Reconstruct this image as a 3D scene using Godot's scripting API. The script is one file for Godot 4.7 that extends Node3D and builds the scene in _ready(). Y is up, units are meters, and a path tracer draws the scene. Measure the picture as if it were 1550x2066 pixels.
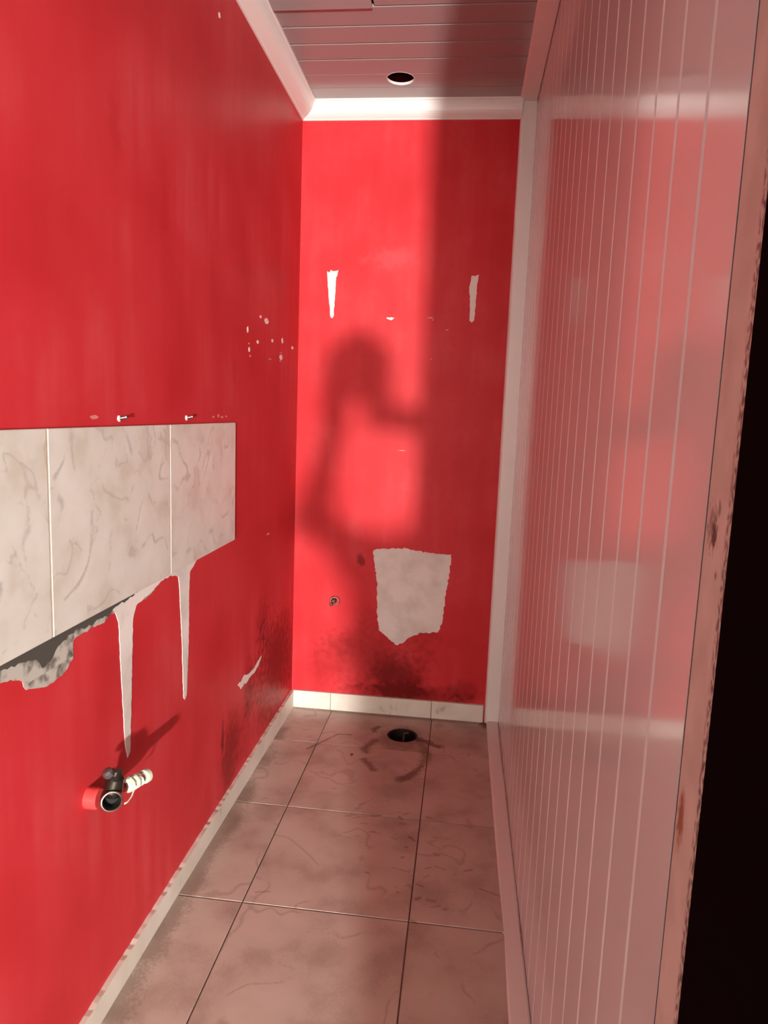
extends Node3D

const W := 0.892          # inner face of the panelled right wall
const H := 2.43           # underside of the ceiling planks
const DEPTH := 2.6        # back wall is z = 0, doorway ends here
var taken := {}
var M := {}

# ---------------------------------------------------------------- naming
func numbered(parent: Node, called: String) -> String:
	var key := str(parent.get_instance_id()) + called
	var n: int = taken.get(key, 0)
	taken[key] = n + 1
	return called if n == 0 else "%s_%03d" % [called, n]

func put(parent: Node, o: Node, called: String) -> void:
	o.name = numbered(parent, called)
	parent.add_child(o, true)

func group_node(called: String, at := Vector3.ZERO) -> Node3D:
	var o := Node3D.new()
	put(self, o, called)
	o.position = at
	return o

func obj(called: String, mesh: Mesh, mat: Material, parent: Node = self, at := Vector3.ZERO) -> MeshInstance3D:
	var o := MeshInstance3D.new()
	o.mesh = mesh
	o.material_override = mat
	put(parent, o, called)
	o.position = at
	return o

func structure(o: Node) -> void:
	o.set_meta("kind", "structure")

func tag(o: Node, label: String, category: String, grp := "") -> void:
	o.set_meta("label", label)
	o.set_meta("category", category)
	if grp != "":
		o.set_meta("group", grp)

# ---------------------------------------------------------------- meshes
func tri(st: SurfaceTool, a: Vector3, b: Vector3, c: Vector3, out: Vector3, uv: Variant = null) -> void:
	# front faces run clockwise seen from outside
	var n := (b - a).cross(c - a)
	var pts := [a, b, c]
	if n.dot(out) > 0.0:
		pts = [a, c, b]
	for p in pts:
		if uv != null:
			st.set_uv(uv.call(p))
		st.add_vertex(p)

func quad(st: SurfaceTool, a: Vector3, b: Vector3, c: Vector3, d: Vector3, out: Vector3, uv: Variant = null) -> void:
	tri(st, a, b, c, out, uv)
	tri(st, a, c, d, out, uv)

func begin() -> SurfaceTool:
	var st := SurfaceTool.new()
	st.begin(Mesh.PRIMITIVE_TRIANGLES)
	st.set_smooth_group(-1)
	return st

func done(st: SurfaceTool) -> ArrayMesh:
	st.generate_normals()
	return st.commit()

func add_box(st: SurfaceTool, lo: Vector3, hi: Vector3, uv: Variant = null) -> void:
	var p := []
	for i in 8:
		p.append(Vector3(hi.x if i & 1 else lo.x, hi.y if i & 2 else lo.y, hi.z if i & 4 else lo.z))
	quad(st, p[0], p[2], p[6], p[4], Vector3.LEFT, uv)
	quad(st, p[1], p[3], p[7], p[5], Vector3.RIGHT, uv)
	quad(st, p[0], p[1], p[5], p[4], Vector3.DOWN, uv)
	quad(st, p[2], p[3], p[7], p[6], Vector3.UP, uv)
	quad(st, p[0], p[1], p[3], p[2], Vector3.FORWARD, uv)
	quad(st, p[4], p[5], p[7], p[6], Vector3.BACK, uv)

func box(lo: Vector3, hi: Vector3, uv: Variant = null) -> ArrayMesh:
	var st := begin()
	add_box(st, lo, hi, uv)
	return done(st)

# a polygon in a plane (o + u*x + v*y) given thickness along n, with a small bevel round the front
func slab(poly: PackedVector2Array, o: Vector3, u: Vector3, v: Vector3, n: Vector3, thick: float, bevel := 0.0, uv: Variant = null, both := true) -> ArrayMesh:
	var st := begin()
	var front := poly
	if bevel > 0.0:
		var off := Geometry2D.offset_polygon(poly, -bevel)
		if off.size() == 1 and off[0].size() == poly.size():
			# keep the order by nearest vertex
			var re := PackedVector2Array()
			for p in poly:
				var best: Vector2 = off[0][0]
				for q in off[0]:
					if q.distance_to(p) < best.distance_to(p):
						best = q
				re.append(best)
			front = re
		else:
			bevel = 0.0
	var at := func(p: Vector2, d: float) -> Vector3: return o + u * p.x + v * p.y + n * d
	var idx := Geometry2D.triangulate_polygon(front)
	for i in range(0, idx.size(), 3):
		tri(st, at.call(front[idx[i]], thick), at.call(front[idx[i + 1]], thick), at.call(front[idx[i + 2]], thick), n, uv)
	if both:
		idx = Geometry2D.triangulate_polygon(poly)
		for i in range(0, idx.size(), 3):
			tri(st, at.call(poly[idx[i]], 0.0), at.call(poly[idx[i + 1]], 0.0), at.call(poly[idx[i + 2]], 0.0), -n, uv)
	var ccw := not Geometry2D.is_polygon_clockwise(poly)
	for i in poly.size():
		var j := (i + 1) % poly.size()
		var e := poly[j] - poly[i]
		var side := Vector2(e.y, -e.x) * (1.0 if ccw else -1.0)
		var out := u * side.x + v * side.y
		if bevel > 0.0:
			quad(st, at.call(poly[i], 0.0), at.call(poly[j], 0.0), at.call(poly[j], thick - bevel), at.call(poly[i], thick - bevel), out, uv)
			quad(st, at.call(poly[i], thick - bevel), at.call(poly[j], thick - bevel), at.call(front[j], thick), at.call(front[i], thick), out + n * 0.5 * out.length(), uv)
		else:
			quad(st, at.call(poly[i], 0.0), at.call(poly[j], 0.0), at.call(poly[j], thick), at.call(poly[i], thick), out, uv)
	return done(st)

# closed 2-D profile pushed along an axis; smooth rounds are given as many points
func sweep(profile: PackedVector2Array, a: Vector3, b: Vector3, u: Vector3, v: Vector3, uv: Variant = null) -> ArrayMesh:
	var st := begin()
	var ccw := not Geometry2D.is_polygon_clockwise(profile)
	for i in profile.size():
		var j := (i + 1) % profile.size()
		var e := profile[j] - profile[i]
		var side := Vector2(e.y, -e.x) * (1.0 if ccw else -1.0)
		var p := u * profile[i].x + v * profile[i].y
		var q := u * profile[j].x + v * profile[j].y
		quad(st, a + p, a + q, b + q, b + p, u * side.x + v * side.y, uv)
	var idx := Geometry2D.triangulate_polygon(profile)
	for k in [a, b]:
		for i in range(0, idx.size(), 3):
			var t := []
			for c in 3:
				t.append(k + u * profile[idx[i + c]].x + v * profile[idx[i + c]].y)
			tri(st, t[0], t[1], t[2], (a - b) if k == a else (b - a), uv)
	return done(st)

# lathe: profile of (radius, height) turned round axis through at
func lathe(profile: Array, at: Vector3, axis: Vector3, sides := 24, wobble := 0.0) -> ArrayMesh:
	var st := SurfaceTool.new()
	st.begin(Mesh.PRIMITIVE_TRIANGLES)
	var ax := axis.normalized()
	var u := ax.cross(Vector3.UP if abs(ax.y) < 0.9 else Vector3.RIGHT).normalized()
	var v := ax.cross(u)
	var rng := RandomNumberGenerator.new()
	rng.seed = 7
	var ring := []
	for p in profile:
		var r := []
		for k in sides:
			var a := TAU * k / sides
			var rad: float = p[0] * (1.0 + rng.randf_range(-wobble, wobble))
			r.append(at + ax * float(p[1]) + (u * cos(a) + v * sin(a)) * rad)
		ring.append(r)
	for i in profile.size() - 1:
		st.set_smooth_group(-1 if wobble > 0.0 else i)
		var dr: float = profile[i + 1][0] - profile[i][0]
		var dh: float = profile[i + 1][1] - profile[i][1]
		for k in sides:
			var k2 := (k + 1) % sides
			var a := TAU * (k + 0.5) / sides
			var radial := u * cos(a) + v * sin(a)
			var out := radial * dh - ax * dr
			quad(st, ring[i][k], ring[i][k2], ring[i + 1][k2], ring[i + 1][k], out)
	return done(st)

func tube(path: Array, r: float, sides := 8) -> ArrayMesh:
	var st := SurfaceTool.new()
	st.begin(Mesh.PRIMITIVE_TRIANGLES)
	st.set_smooth_group(0)
	var rings := []
	for i in path.size():
		var d: Vector3 = (path[min(i + 1, path.size() - 1)] - path[max(i - 1, 0)]).normalized()
		var u := d.cross(Vector3.UP if abs(d.y) < 0.9 else Vector3.RIGHT).normalized()
		var v := d.cross(u)
		var ring := []
		for k in sides:
			var a := TAU * k / sides
			ring.append(path[i] + (u * cos(a) + v * sin(a)) * r)
		rings.append(ring)
	for i in path.size() - 1:
		for k in sides:
			var k2 := (k + 1) % sides
			var mid: Vector3 = (rings[i][k] + rings[i][k2]) * 0.5 - path[i]
			quad(st, rings[i][k], rings[i][k2], rings[i + 1][k2], rings[i + 1][k], mid)
	for e in [0, path.size() - 1]:
		var out: Vector3 = path[0] - path[1] if e == 0 else path[e] - path[e - 1]
		for k in sides:
			tri(st, path[e], rings[e][k], rings[e][(k + 1) % sides], out)
	return done(st)

# ---------------------------------------------------------------- materials
func lin(r: float, g: float, b: float) -> Color:
	return Color(r, g, b).linear_to_srgb()

func plain(c: Color, rough: float, metal := 0.0, spec := 0.5) -> StandardMaterial3D:
	var m := StandardMaterial3D.new()
	m.albedo_color = c
	m.roughness = rough
	m.metallic = metal
	m.metallic_specular = spec
	return m

func noise(sd: int, freq: float, oct := 4) -> FastNoiseLite:
	var n := FastNoiseLite.new()
	n.noise_type = FastNoiseLite.TYPE_SIMPLEX_SMOOTH
	n.seed = sd
	n.frequency = freq
	n.fractal_octaves = oct
	return n

func tex(w: int, h: int, f: Callable) -> ImageTexture:
	var d := PackedByteArray()
	d.resize(w * h * 3)
	var i := 0
	for y in h:
		for x in w:
			var c: Color = f.call((x + 0.5) / w, (y + 0.5) / h)
			d[i] = clampi(int(c.r * 255.0 + 0.5), 0, 255)
			d[i + 1] = clampi(int(c.g * 255.0 + 0.5), 0, 255)
			d[i + 2] = clampi(int(c.b * 255.0 + 0.5), 0, 255)
			i += 3
	return ImageTexture.create_from_image(Image.create_from_data(w, h, false, Image.FORMAT_RGB8, d))

# soft-edged spot broken up by grain: 0..1
func spot(x: float, y: float, cx: float, cy: float, rx: float, ry: float, grain: float) -> float:
	var dx := (x - cx) / rx
	var dy := (y - cy) / ry
	var d := sqrt(dx * dx + dy * dy)
	if d > 1.6:
		return 0.0
	return smoothstep(1.05, 0.25, d + grain * 0.5)

# stroke between two points, broken up by grain
func stroke(x: float, y: float, a: Vector2, b: Vector2, w: float, grain: float) -> float:
	var p := Vector2(x, y)
	if p.x < min(a.x, b.x) - w * 2.0 or p.x > max(a.x, b.x) + w * 2.0:
		return 0.0
	var q := Geometry2D.get_closest_point_to_segment(p, a, b)
	return smoothstep(1.05, 0.2, p.distance_to(q) / w + grain * 0.5)

func make_materials() -> void:
	# red wall paint, left wall: u = z / 2.6, v = (2.46 - y) / 2.46
	var blot := noise(11, 2.2)
	var fine := noise(12, 28.0, 3)
	var streak := noise(13, 1.0, 3)
	var red := Color(0.765, 0.20, 0.222)
	var worn := Color(0.80, 0.31, 0.325)
	var deep := Color(0.69, 0.14, 0.155)
	var grime := Color(0.36, 0.075, 0.065)
	M.red_left = StandardMaterial3D.new()
	M.red_left.albedo_texture = tex(900, 850, func(u: float, v: float) -> Color:
		var z := u * 2.6
		var y := 2.46 * (1.0 - v)
		var n := blot.get_noise_2d(z, y)
		var g := fine.get_noise_2d(z, y)
		var s := streak.get_noise_2d(z * 14.0, y * 1.1)
		var c := red.lerp(worn, clampf(s * (0.25 + n * 0.6) + n * 0.55 + g * 0.10, 0.0, 1.0))
		c = c.lerp(deep, clampf(-s * 0.18 - n * 0.8, 0.0, 0.8))
		# rubbed darker marks
		var m := spot(z, y, 1.5, 1.78, 0.035, 0.09, g) * 0.35 + spot(z, y, 1.27, 1.70, 0.03, 0.10, g) * 0.35
		m += spot(z, y, 0.98, 1.62, 0.025, 0.14, g) * 0.3 + spot(z, y, 0.80, 1.36, 0.05, 0.06, g) * 0.25
		m += spot(z, y, 0.72, 1.72, 0.02, 0.12, g) * 0.3
		c = c.lerp(deep, clampf(m, 0.0, 1.0))
		# dirt low down by the corner
		var d := spot(z, y, 0.30, 0.28, 0.36, 0.24, g + n * 0.8) * 0.55
		d += spot(z, y, 0.82, 0.17, 0.13, 0.16, g * 0.7 + n) * 0.45
		d += spot(z, y, 0.88, 0.26, 0.02, 0.07, g) * 0.5 + spot(z, y, 0.62, 0.30, 0.06, 0.14, g * 0.7) * 0.3
		d += spot(z, y, 0.47, 0.50, 0.08, 0.11, g * 1.6) * 0.25
		c = c.lerp(grime, clampf(d, 0.0, 0.75))
		return c)
	M.red_left.roughness = 0.42
	M.red_left.metallic_specular = 0.2
	# back wall: u = x / 0.9, v = (2.46 - y) / 2.46
	M.red_back = StandardMaterial3D.new()
	M.red_back.albedo_texture = tex(340, 900, func(u: float, v: float) -> Color:
		var x := u * 0.9
		var y := 2.46 * (1.0 - v)
		var n := blot.get_noise_2d(x * 1.4 + 9.0, y * 1.4)
		var g := fine.get_noise_2d(x + 5.0, y)
		var s := streak.get_noise_2d(x * 12.0 + 40.0, y * 1.6)
		var c := red.lerp(worn, clampf(n * 0.45 + s * 0.35 + g * 0.12, 0.0, 1.0))
		c = c.lerp(deep, clampf(-n * 0.55 - s * 0.25, 0.0, 0.8))
		c = c.lerp(worn, spot(x, y, 0.37, 1.86, 0.12, 0.05, g + s) * 0.6)
		var d := spot(x, y, 0.47, 0.15, 0.17, 0.16, g * 0.5 + n) * 0.45
		d += spot(x, y, 0.50, 0.08, 0.33, 0.05, g * 0.6) * 0.5
		d += spot(x, y, 0.20, 0.27, 0.12, 0.07, g * 0.6) * 0.15 + spot(x, y, 0.74, 0.10, 0.09, 0.07, g * 0.6) * 0.3
		d += spot(x, y, 0.288, 0.645, 0.022, 0.035, g) * 0.55
		d += spot(x, y, 0.36, 0.22, 0.3, 0.2, g * 0.5 + n * 1.2) * 0.25
		c = c.lerp(grime, clampf(d, 0.0, 0.85))
		return c)
	M.red_back.roughness = 0.42
	M.red_back.metallic_specular = 0.2
	# marbled floor tiles, one print per tile: u = x / 0.9, v = z / 2.7
	var vein := noise(31, 3.0, 3)
	vein.domain_warp_enabled = true
	vein.domain_warp_amplitude = 0.22
	vein.domain_warp_frequency = 2.6
	vein.domain_warp_fractal_type = FastNoiseLite.DOMAIN_WARP_FRACTAL_NONE
	var cloud := noise(32, 4.5, 4)
	var speck := noise(33, 90.0, 4)
	var cream := Color(0.70, 0.635, 0.585)
	var pale := Color(0.76, 0.70, 0.65)
	var umber := Color(0.54, 0.46, 0.41)
	var soil := Color(0.26, 0.16, 0.12)
	var smears := []
	for line in [[[0.57, 0.225], [0.60, 0.24], [0.625, 0.262], [0.655, 0.272], 0.024, 0.62], [[0.585, 0.25], [0.602, 0.31], [0.608, 0.38], [0.595, 0.44], 0.028, 0.38], [[0.595, 0.44], [0.575, 0.49], [0.555, 0.525], [0.528, 0.55], 0.022, 0.55], [[0.40, 0.14], [0.392, 0.16], [0.385, 0.17], [0.39, 0.19], 0.014, 0.5], [[0.40, 0.27], [0.385, 0.30], [0.372, 0.34], [0.38, 0.37], 0.024, 0.45], [[0.38, 0.43], [0.395, 0.45], [0.41, 0.475], [0.425, 0.50], 0.020, 0.45], [[0.30, 0.235], [0.25, 0.24], [0.20, 0.32], [0.16, 0.385], 0.008, 0.4]]:
		for i in 3:
			smears.append([Vector2(line[i][0], line[i][1]), Vector2(line[i + 1][0], line[i + 1][1]), line[4], line[5]])
	var flecks := []
	var rng := RandomNumberGenerator.new()
	rng.seed = 77
	for i in 46:
		var c := Vector2(rng.randfn(0.47, 0.09), rng.randfn(0.86, 0.10)) if i < 26 else Vector2(rng.randfn(0.62, 0.08), rng.randfn(1.05, 0.10))
		var a := rng.randf_range(-0.9, 0.9)
		var l := rng.randf_range(0.004, 0.022)
		flecks.append([c, c + Vector2(cos(a), sin(a)) * l, rng.randf_range(0.003, 0.008), rng.randf_range(0.15, 0.5)])
	for i in 16:
		var c := Vector2(rng.randf_range(0.15, 0.8), rng.randf_range(0.3, 2.2))
		var a := rng.randf_range(-0.4, 0.4)
		flecks.append([c, c + Vector2(cos(a), sin(a)) * rng.randf_range(0.02, 0.07), 0.004, rng.randf_range(0.15, 0.35)])
	M.floor_tile = StandardMaterial3D.new()
	M.floor_tile.albedo_texture = tex(450, 1350, func(u: float, v: float) -> Color:
		var x := u * 0.9
		var z := v * 2.7
		var ix := floori((x - 0.183) / 0.43)
		var iz := floori((z - 1.2512) / 0.46)
		var ox := ix * 3.7
		var oz := iz * 5.3
		var k := cloud.get_noise_2d(x + ox, z + oz)
		var w := absf(vein.get_noise_2d(x + ox, z + oz))
		var g := speck.get_noise_2d(x, z)
		var c := cream.lerp(pale, clampf(0.5 + k, 0.0, 1.0))
		c = c.lerp(umber, clampf(smoothstep(0.08, 0.0, w + absf(g) * 0.05) * clampf(k * 2.0 + g * 0.5, 0.0, 0.42), 0.0, 1.0))
		c = c.lerp(umber, clampf(-k * 0.55 + g * 0.12, 0.0, 0.5))
		# dried splashes and smears
		var d := 0.0
		for q in smears:
			if absf(x - q[0].x) < 0.12 and absf(z - q[0].y) < 0.16:
				d = maxf(d, stroke(x, z, q[0], q[1], q[2], g * 1.3 + k * 0.8) * q[3])
		d += spot(x, z, 0.331, 0.40, 0.008, 0.014, 0.0) * 0.9
		d += spot(x, z, 0.845, 0.03, 0.04, 0.05, g) * 0.85
		d += spot(x, z, 0.50, 0.20, 0.12, 0.14, g * 0.8 + k) * 0.3
		d += spot(x, z, 0.02, 1.2, 0.05, 1.3, g * 0.8 + k * 1.2) * 0.3
		d += spot(x, z, 0.45, 0.02, 0.6, 0.03, g * 0.8) * 0.4
		for q in flecks:
			if absf(x - q[0].x) < 0.09 and absf(z - q[0].y) < 0.05:
				d += stroke(x, z, q[0], q[1], q[2], g * 0.8) * q[3] * 0.7
		return c.lerp(soil, clampf(d, 0.0, 0.9)))
	M.floor_tile.roughness = 0.38
	M.floor_tile.metallic_specular = 0.4
	# marbled wall tiles: u = (z - 0.7) / 1.6, v = (1.25 - y) / 0.42
	var wcream := Color(0.80, 0.785, 0.745)
	var wpale := Color(0.85, 0.84, 0.81)
	var wgrey := Color(0.60, 0.585, 0.56)
	var wtan := Color(0.71, 0.66, 0.58)
	M.wall_tile = StandardMaterial3D.new()
	M.wall_tile.albedo_texture = tex(1200, 320, func(u: float, v: float) -> Color:
		var z := 0.7 + u * 1.6
		var y := 1.25 - v * 0.42
		var o := 0.0
		if z > 1.27:
			o = 4.3
		if z > 1.76:
			o = 9.1
		var k := cloud.get_noise_2d(z * 1.5 + o, y * 1.5 + 2.0)
		var w := absf(vein.get_noise_2d(z * 1.1 + o, y * 1.1 + z * 0.5))
		var w2 := absf(vein.get_noise_2d(z * 2.0 + o + 30.0, y * 2.0 - z * 0.6))
		var g := speck.get_noise_2d(z, y)
		var c := wcream.lerp(wpale, clampf(0.5 + k, 0.0, 1.0))
		c = c.lerp(wgrey, smoothstep(0.09, 0.0, w + absf(g) * 0.05) * clampf(k * 2.0 + g * 0.4, 0.0, 0.6))
		c = c.lerp(wgrey, smoothstep(0.10, 0.0, w2 + absf(g) * 0.05) * clampf(-k * 2.0 + g * 0.4, 0.0, 0.4))
		c = c.lerp(wtan, clampf(-k * 0.55 - 0.06, 0.0, 0.35))
		return c)
	M.wall_tile.roughness = 0.3
	# plaster and mortar
	var pn := noise(41, 9.0, 4)
	M.plaster = StandardMaterial3D.new()
	M.plaster.albedo_texture = tex(640, 640, func(u: float, v: float) -> Color:
		var n := pn.get_noise_2d(u * 1.8, v * 1.8)
		var g := fine.get_noise_2d(u * 2.2, v * 2.2)
		return Color(0.87, 0.845, 0.82).lerp(Color(0.69, 0.65, 0.61), clampf(0.12 + n * 0.5 + g * 0.08, 0.0, 1.0)))
	M.plaster.roughness = 0.9
	M.plaster.uv1_triplanar = true
	M.plaster.uv1_world_triplanar = true
	M.plaster.uv1_scale = Vector3(0.4, 0.4, 0.4)
	M.mortar = StandardMaterial3D.new()
	M.mortar.albedo_texture = tex(256, 256, func(u: float, v: float) -> Color:
		var n := pn.get_noise_2d(u * 0.9 + 7.0, v * 0.9)
		var g := fine.get_noise_2d(u * 0.8, v * 0.8)
		return Color(0.70, 0.68, 0.64).lerp(Color(0.20, 0.18, 0.16), smoothstep(-0.2, 0.9, n + g * 0.15)))
	M.mortar.roughness = 0.95
	M.mortar.uv1_triplanar = true
	M.mortar.uv1_world_triplanar = true
	M.mortar.uv1_scale = Vector3(2.5, 2.5, 2.5)
	# white skirting with scuffs
	M.skirting = StandardMaterial3D.new()
	M.skirting.albedo_texture = tex(512, 128, func(u: float, v: float) -> Color:
		var k := cloud.get_noise_2d(u * 2.6, v * 0.6)
		var g := fine.get_noise_2d(u * 2.6, v * 0.6)
		var c := Color(0.86, 0.835, 0.79).lerp(Color(0.80, 0.77, 0.71), clampf(0.3 + k, 0.0, 1.0))
		return c.lerp(Color(0.45, 0.42, 0.38), smoothstep(0.45, 0.9, g * 0.6 + k * 0.8) * 0.5))
	M.skirting.roughness = 0.45
	M.skirting.uv1_triplanar = true
	M.skirting.uv1_world_triplanar = true
	M.skirting.uv1_scale = Vector3(0.4, 1.0, 0.4)
	# worn white door lining: u = (z - 2.24) / 0.20, v = (2.46 - y) / 2.46
	M.lining = StandardMaterial3D.new()
	M.lining.albedo_texture = tex(200, 1100, func(u: float, v: float) -> Color:
		var z := 2.24 + u * 0.20
		var y := 2.46 * (1.0 - v)
		var k := cloud.get_noise_2d(z * 3.0, y * 2.0)
		var g := speck.get_noise_2d(z * 2.0, y)
		var c := Color(0.80, 0.76, 0.72).lerp(Color(0.72, 0.68, 0.64), clampf(0.4 + k, 0.0, 1.0))
		var d := spot(z, y, 2.262, 1.173, 0.007, 0.014, g) * 0.8 + spot(z, y, 2.268, 1.194, 0.004, 0.010, g) * 0.55
		d += spot(z, y, 2.256, 1.178, 0.013, 0.024, g * 2.0) * 0.4 + spot(z, y, 2.274, 1.141, 0.003, 0.004, 0.0) * 0.7
		d += smoothstep(2.283, 2.290, z) * clampf(0.25 + g * 2.4, 0.0, 0.75)
		c = c.lerp(Color(0.27, 0.23, 0.20), clampf(d, 0.0, 0.9))
		var r := spot(z, y, 2.253, 0.920, 0.010, 0.034, g) * 0.75
		return c.lerp(Color(0.50, 0.24, 0.12), clampf(r, 0.0, 1.0)))
	M.lining.roughness = 0.5
	# the rest
	M.pvc = plain(Color(0.80, 0.795, 0.79), 0.11, 0.0, 0.45)
	M.pvc_ceiling = plain(Color(0.60, 0.575, 0.57), 0.20, 0.0, 0.6)  # same white PVC as the wall planks, dimness mixed into the colour
	M.trim = plain(Color(0.90, 0.885, 0.865), 0.35)
	M.grout = plain(Color(0.36, 0.29, 0.25), 0.95)
	M.cream_grout = plain(Color(0.87, 0.83, 0.72), 0.8)
	M.chip = plain(Color(0.88, 0.85, 0.82), 0.8)
	M.pink_chip = plain(Color(0.80, 0.50, 0.48), 0.7)
	M.dark_wood = plain(Color(0.05, 0.02, 0.018), 0.8, 0.0, 0.08)
	M.void_wall = plain(Color(0.20, 0.17, 0.15), 0.95)
	M.brick_side = plain(Color(0.55, 0.5, 0.46), 0.95)
	M.pipe_dark = plain(Color(0.24, 0.22, 0.19), 0.35, 0.8)
	M.chrome = plain(Color(0.72, 0.70, 0.66), 0.22, 1.0)
	M.brass = plain(Color(0.36, 0.27, 0.20), 0.4, 0.7)
	M.steel = plain(Color(0.46, 0.46, 0.46), 0.45, 0.9)
	M.dark_mortar = plain(Color(0.27, 0.255, 0.23), 0.95)
	M.recess_shade = plain(Color(0.05, 0.04, 0.04), 0.8)  # near-black colour painted in place of the shade inside gaps
	M.drain = plain(Color(0.10, 0.075, 0.065), 0.6)
	M.tape = plain(Color(0.74, 0.78, 0.70), 0.6)
	M.red_pipe = plain(Color(0.78, 0.25, 0.25), 0.3)
	M.hall_wall = plain(Color(0.47, 0.46, 0.455), 0.9)
	M.hall_end = plain(Color(0.93, 0.92, 0.90), 0.9)  # unseen end wall, made pale to bounce fill light into the room
	M.hall_floor = plain(Color(0.30, 0.26, 0.24), 0.6)
	M.hall_ceiling = plain(Color(0.48, 0.47, 0.46), 0.9)
	M.socket = plain(Color(0.12, 0.12, 0.12), 0.5)
	M.phone = plain(Color(0.03, 0.03, 0.035), 0.2)

func glow(e: float) -> StandardMaterial3D:
	var m := plain(Color(1, 0.97, 0.9), 0.3)
	m.emission_enabled = true
	m.emission = Color(1.0, 0.93, 0.82)
	m.emission_energy_multiplier = e
	return m

# ---------------------------------------------------------------- ready
func _ready() -> void:
	# camera
	var cam := Camera3D.new()
	cam.name = "camera"
	cam.transform = Transform3D(Basis(Vector3(0.99271244, 0.03692421, -0.11471099), Vector3(-0.05252217, 0.98930433, -0.13608223), Vector3(0.10845935, 0.14111539, 0.98403405)).orthonormalized(), Vector3(0.68813536, 1.26022973, 2.84563545))
	cam.fov = rad_to_deg(2.0 * atan(1033.0 / 1413.5))
	cam.near = 0.02
	add_child(cam)
	cam.current = true
	# air and exposure
	var env := Environment.new()
	env.background_mode = Environment.BG_COLOR
	env.background_color = Color.BLACK
	env.ambient_light_source = Environment.AMBIENT_SOURCE_DISABLED
	env.tonemap_mode = Environment.TONE_MAPPER_LINEAR
	env.tonemap_exposure = 1.0
	env.sdfgi_enabled = true
	env.ssao_enabled = true
	env.ssil_enabled = true
	var we := WorldEnvironment.new()
	we.name = "environment"
	we.environment = env
	add_child(we)
	# lamps of the hall behind the camera
	stand_lamp(Vector3(1.40, 0.0, 6.9), 0.92, 63.0)
	hanging_bulb(Vector3(1.96, 2.32, 5.5), 3.2)

	make_materials()
	build_shell()
	build_hall()
	build_ceiling()
	build_right_wall()
	build_trims()
	build_floor()
	build_wall_tiles()
	build_scars()
	build_valve()
	build_small()
	build_person()

func lamp_light(at: Vector3, energy: float, size: float, parent: Node3D) -> void:
	var l := OmniLight3D.new()
	l.name = "light"
	l.light_color = Color(1.0, 0.98, 0.955)
	l.light_energy = energy
	l.light_size = size
	l.omni_range = 14.0
	l.omni_attenuation = 2.0
	l.shadow_enabled = true
	parent.add_child(l)
	l.position = at

func bulb_profile() -> Array:
	var out := []
	for i in 13:
		var a := PI * (0.17 + 0.83 * i / 12.0)
		out.append([0.085 * sin(a), -0.085 * cos(a)])
	return out

func stand_lamp(at: Vector3, hgt: float, energy: float) -> void:
	var t := group_node("lamp", at)
	tag(t, "round white globe bulb on a short black stand in the hall behind the doorway", "lamp")
	obj("base", lathe([[0.0, 0.0], [0.13, 0.0], [0.13, 0.012], [0.12, 0.02], [0.0, 0.024]], Vector3.ZERO, Vector3.UP, 28), plain(Color(0.12, 0.12, 0.12), 0.5), t)
	obj("pole", lathe([[0.0, 0.02], [0.011, 0.02], [0.011, hgt - 0.14], [0.0, hgt - 0.14]], Vector3.ZERO, Vector3.UP, 12), plain(Color(0.12, 0.12, 0.12), 0.4), t)
	obj("socket", lathe([[0.0, 0.0], [0.022, 0.0], [0.022, 0.06], [0.018, 0.07], [0.0, 0.07]], Vector3(0, hgt - 0.145, 0), Vector3.UP, 16), plain(Color(0.12, 0.12, 0.12), 0.5), t)
	obj("bulb", lathe(bulb_profile(), Vector3(0, hgt, 0), Vector3.UP, 20), glow(6.0), t)
	lamp_light(Vector3(0, hgt, 0), energy, 0.085, t)

func hanging_bulb(at: Vector3, energy: float) -> void:
	var t := group_node("ceiling_bulb", at)
	tag(t, "round globe bulb hanging by its cord from the hall ceiling", "lamp")
	obj("cord", lathe([[0.0, 0.1], [0.004, 0.1], [0.004, 2.6 - at.y], [0.0, 2.6 - at.y]], Vector3.ZERO, Vector3.UP, 8), plain(Color(0.12, 0.12, 0.12), 0.5), t)
	obj("socket", lathe([[0.0, 0.145], [0.022, 0.145], [0.022, 0.08], [0.018, 0.07], [0.0, 0.07]], Vector3.ZERO, Vector3.UP, 16), plain(Color(0.12, 0.12, 0.12), 0.5), t)
	obj("bulb", lathe(bulb_profile(), Vector3.ZERO, Vector3.DOWN, 20), glow(6.0), t)
	lamp_light(Vector3.ZERO, energy, 0.085, t)

# ---------------------------------------------------------------- the room
func uv_left(p: Vector3) -> Vector2:
	return Vector2(p.z / 2.6, (2.46 - p.y) / 2.46)

func uv_back(p: Vector3) -> Vector2:
	return Vector2(p.x / 0.9, (2.46 - p.y) / 2.46)

func build_shell() -> void:
	structure(obj("wall_left", box(Vector3(-0.1, -0.06, -0.1), Vector3(0.0, 2.7, DEPTH), uv_left), M.red_left))
	structure(obj("wall_back", box(Vector3(0.0, -0.06, -0.1), Vector3(W + 0.1, 2.7, 0.0), uv_back), M.red_back))

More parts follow.
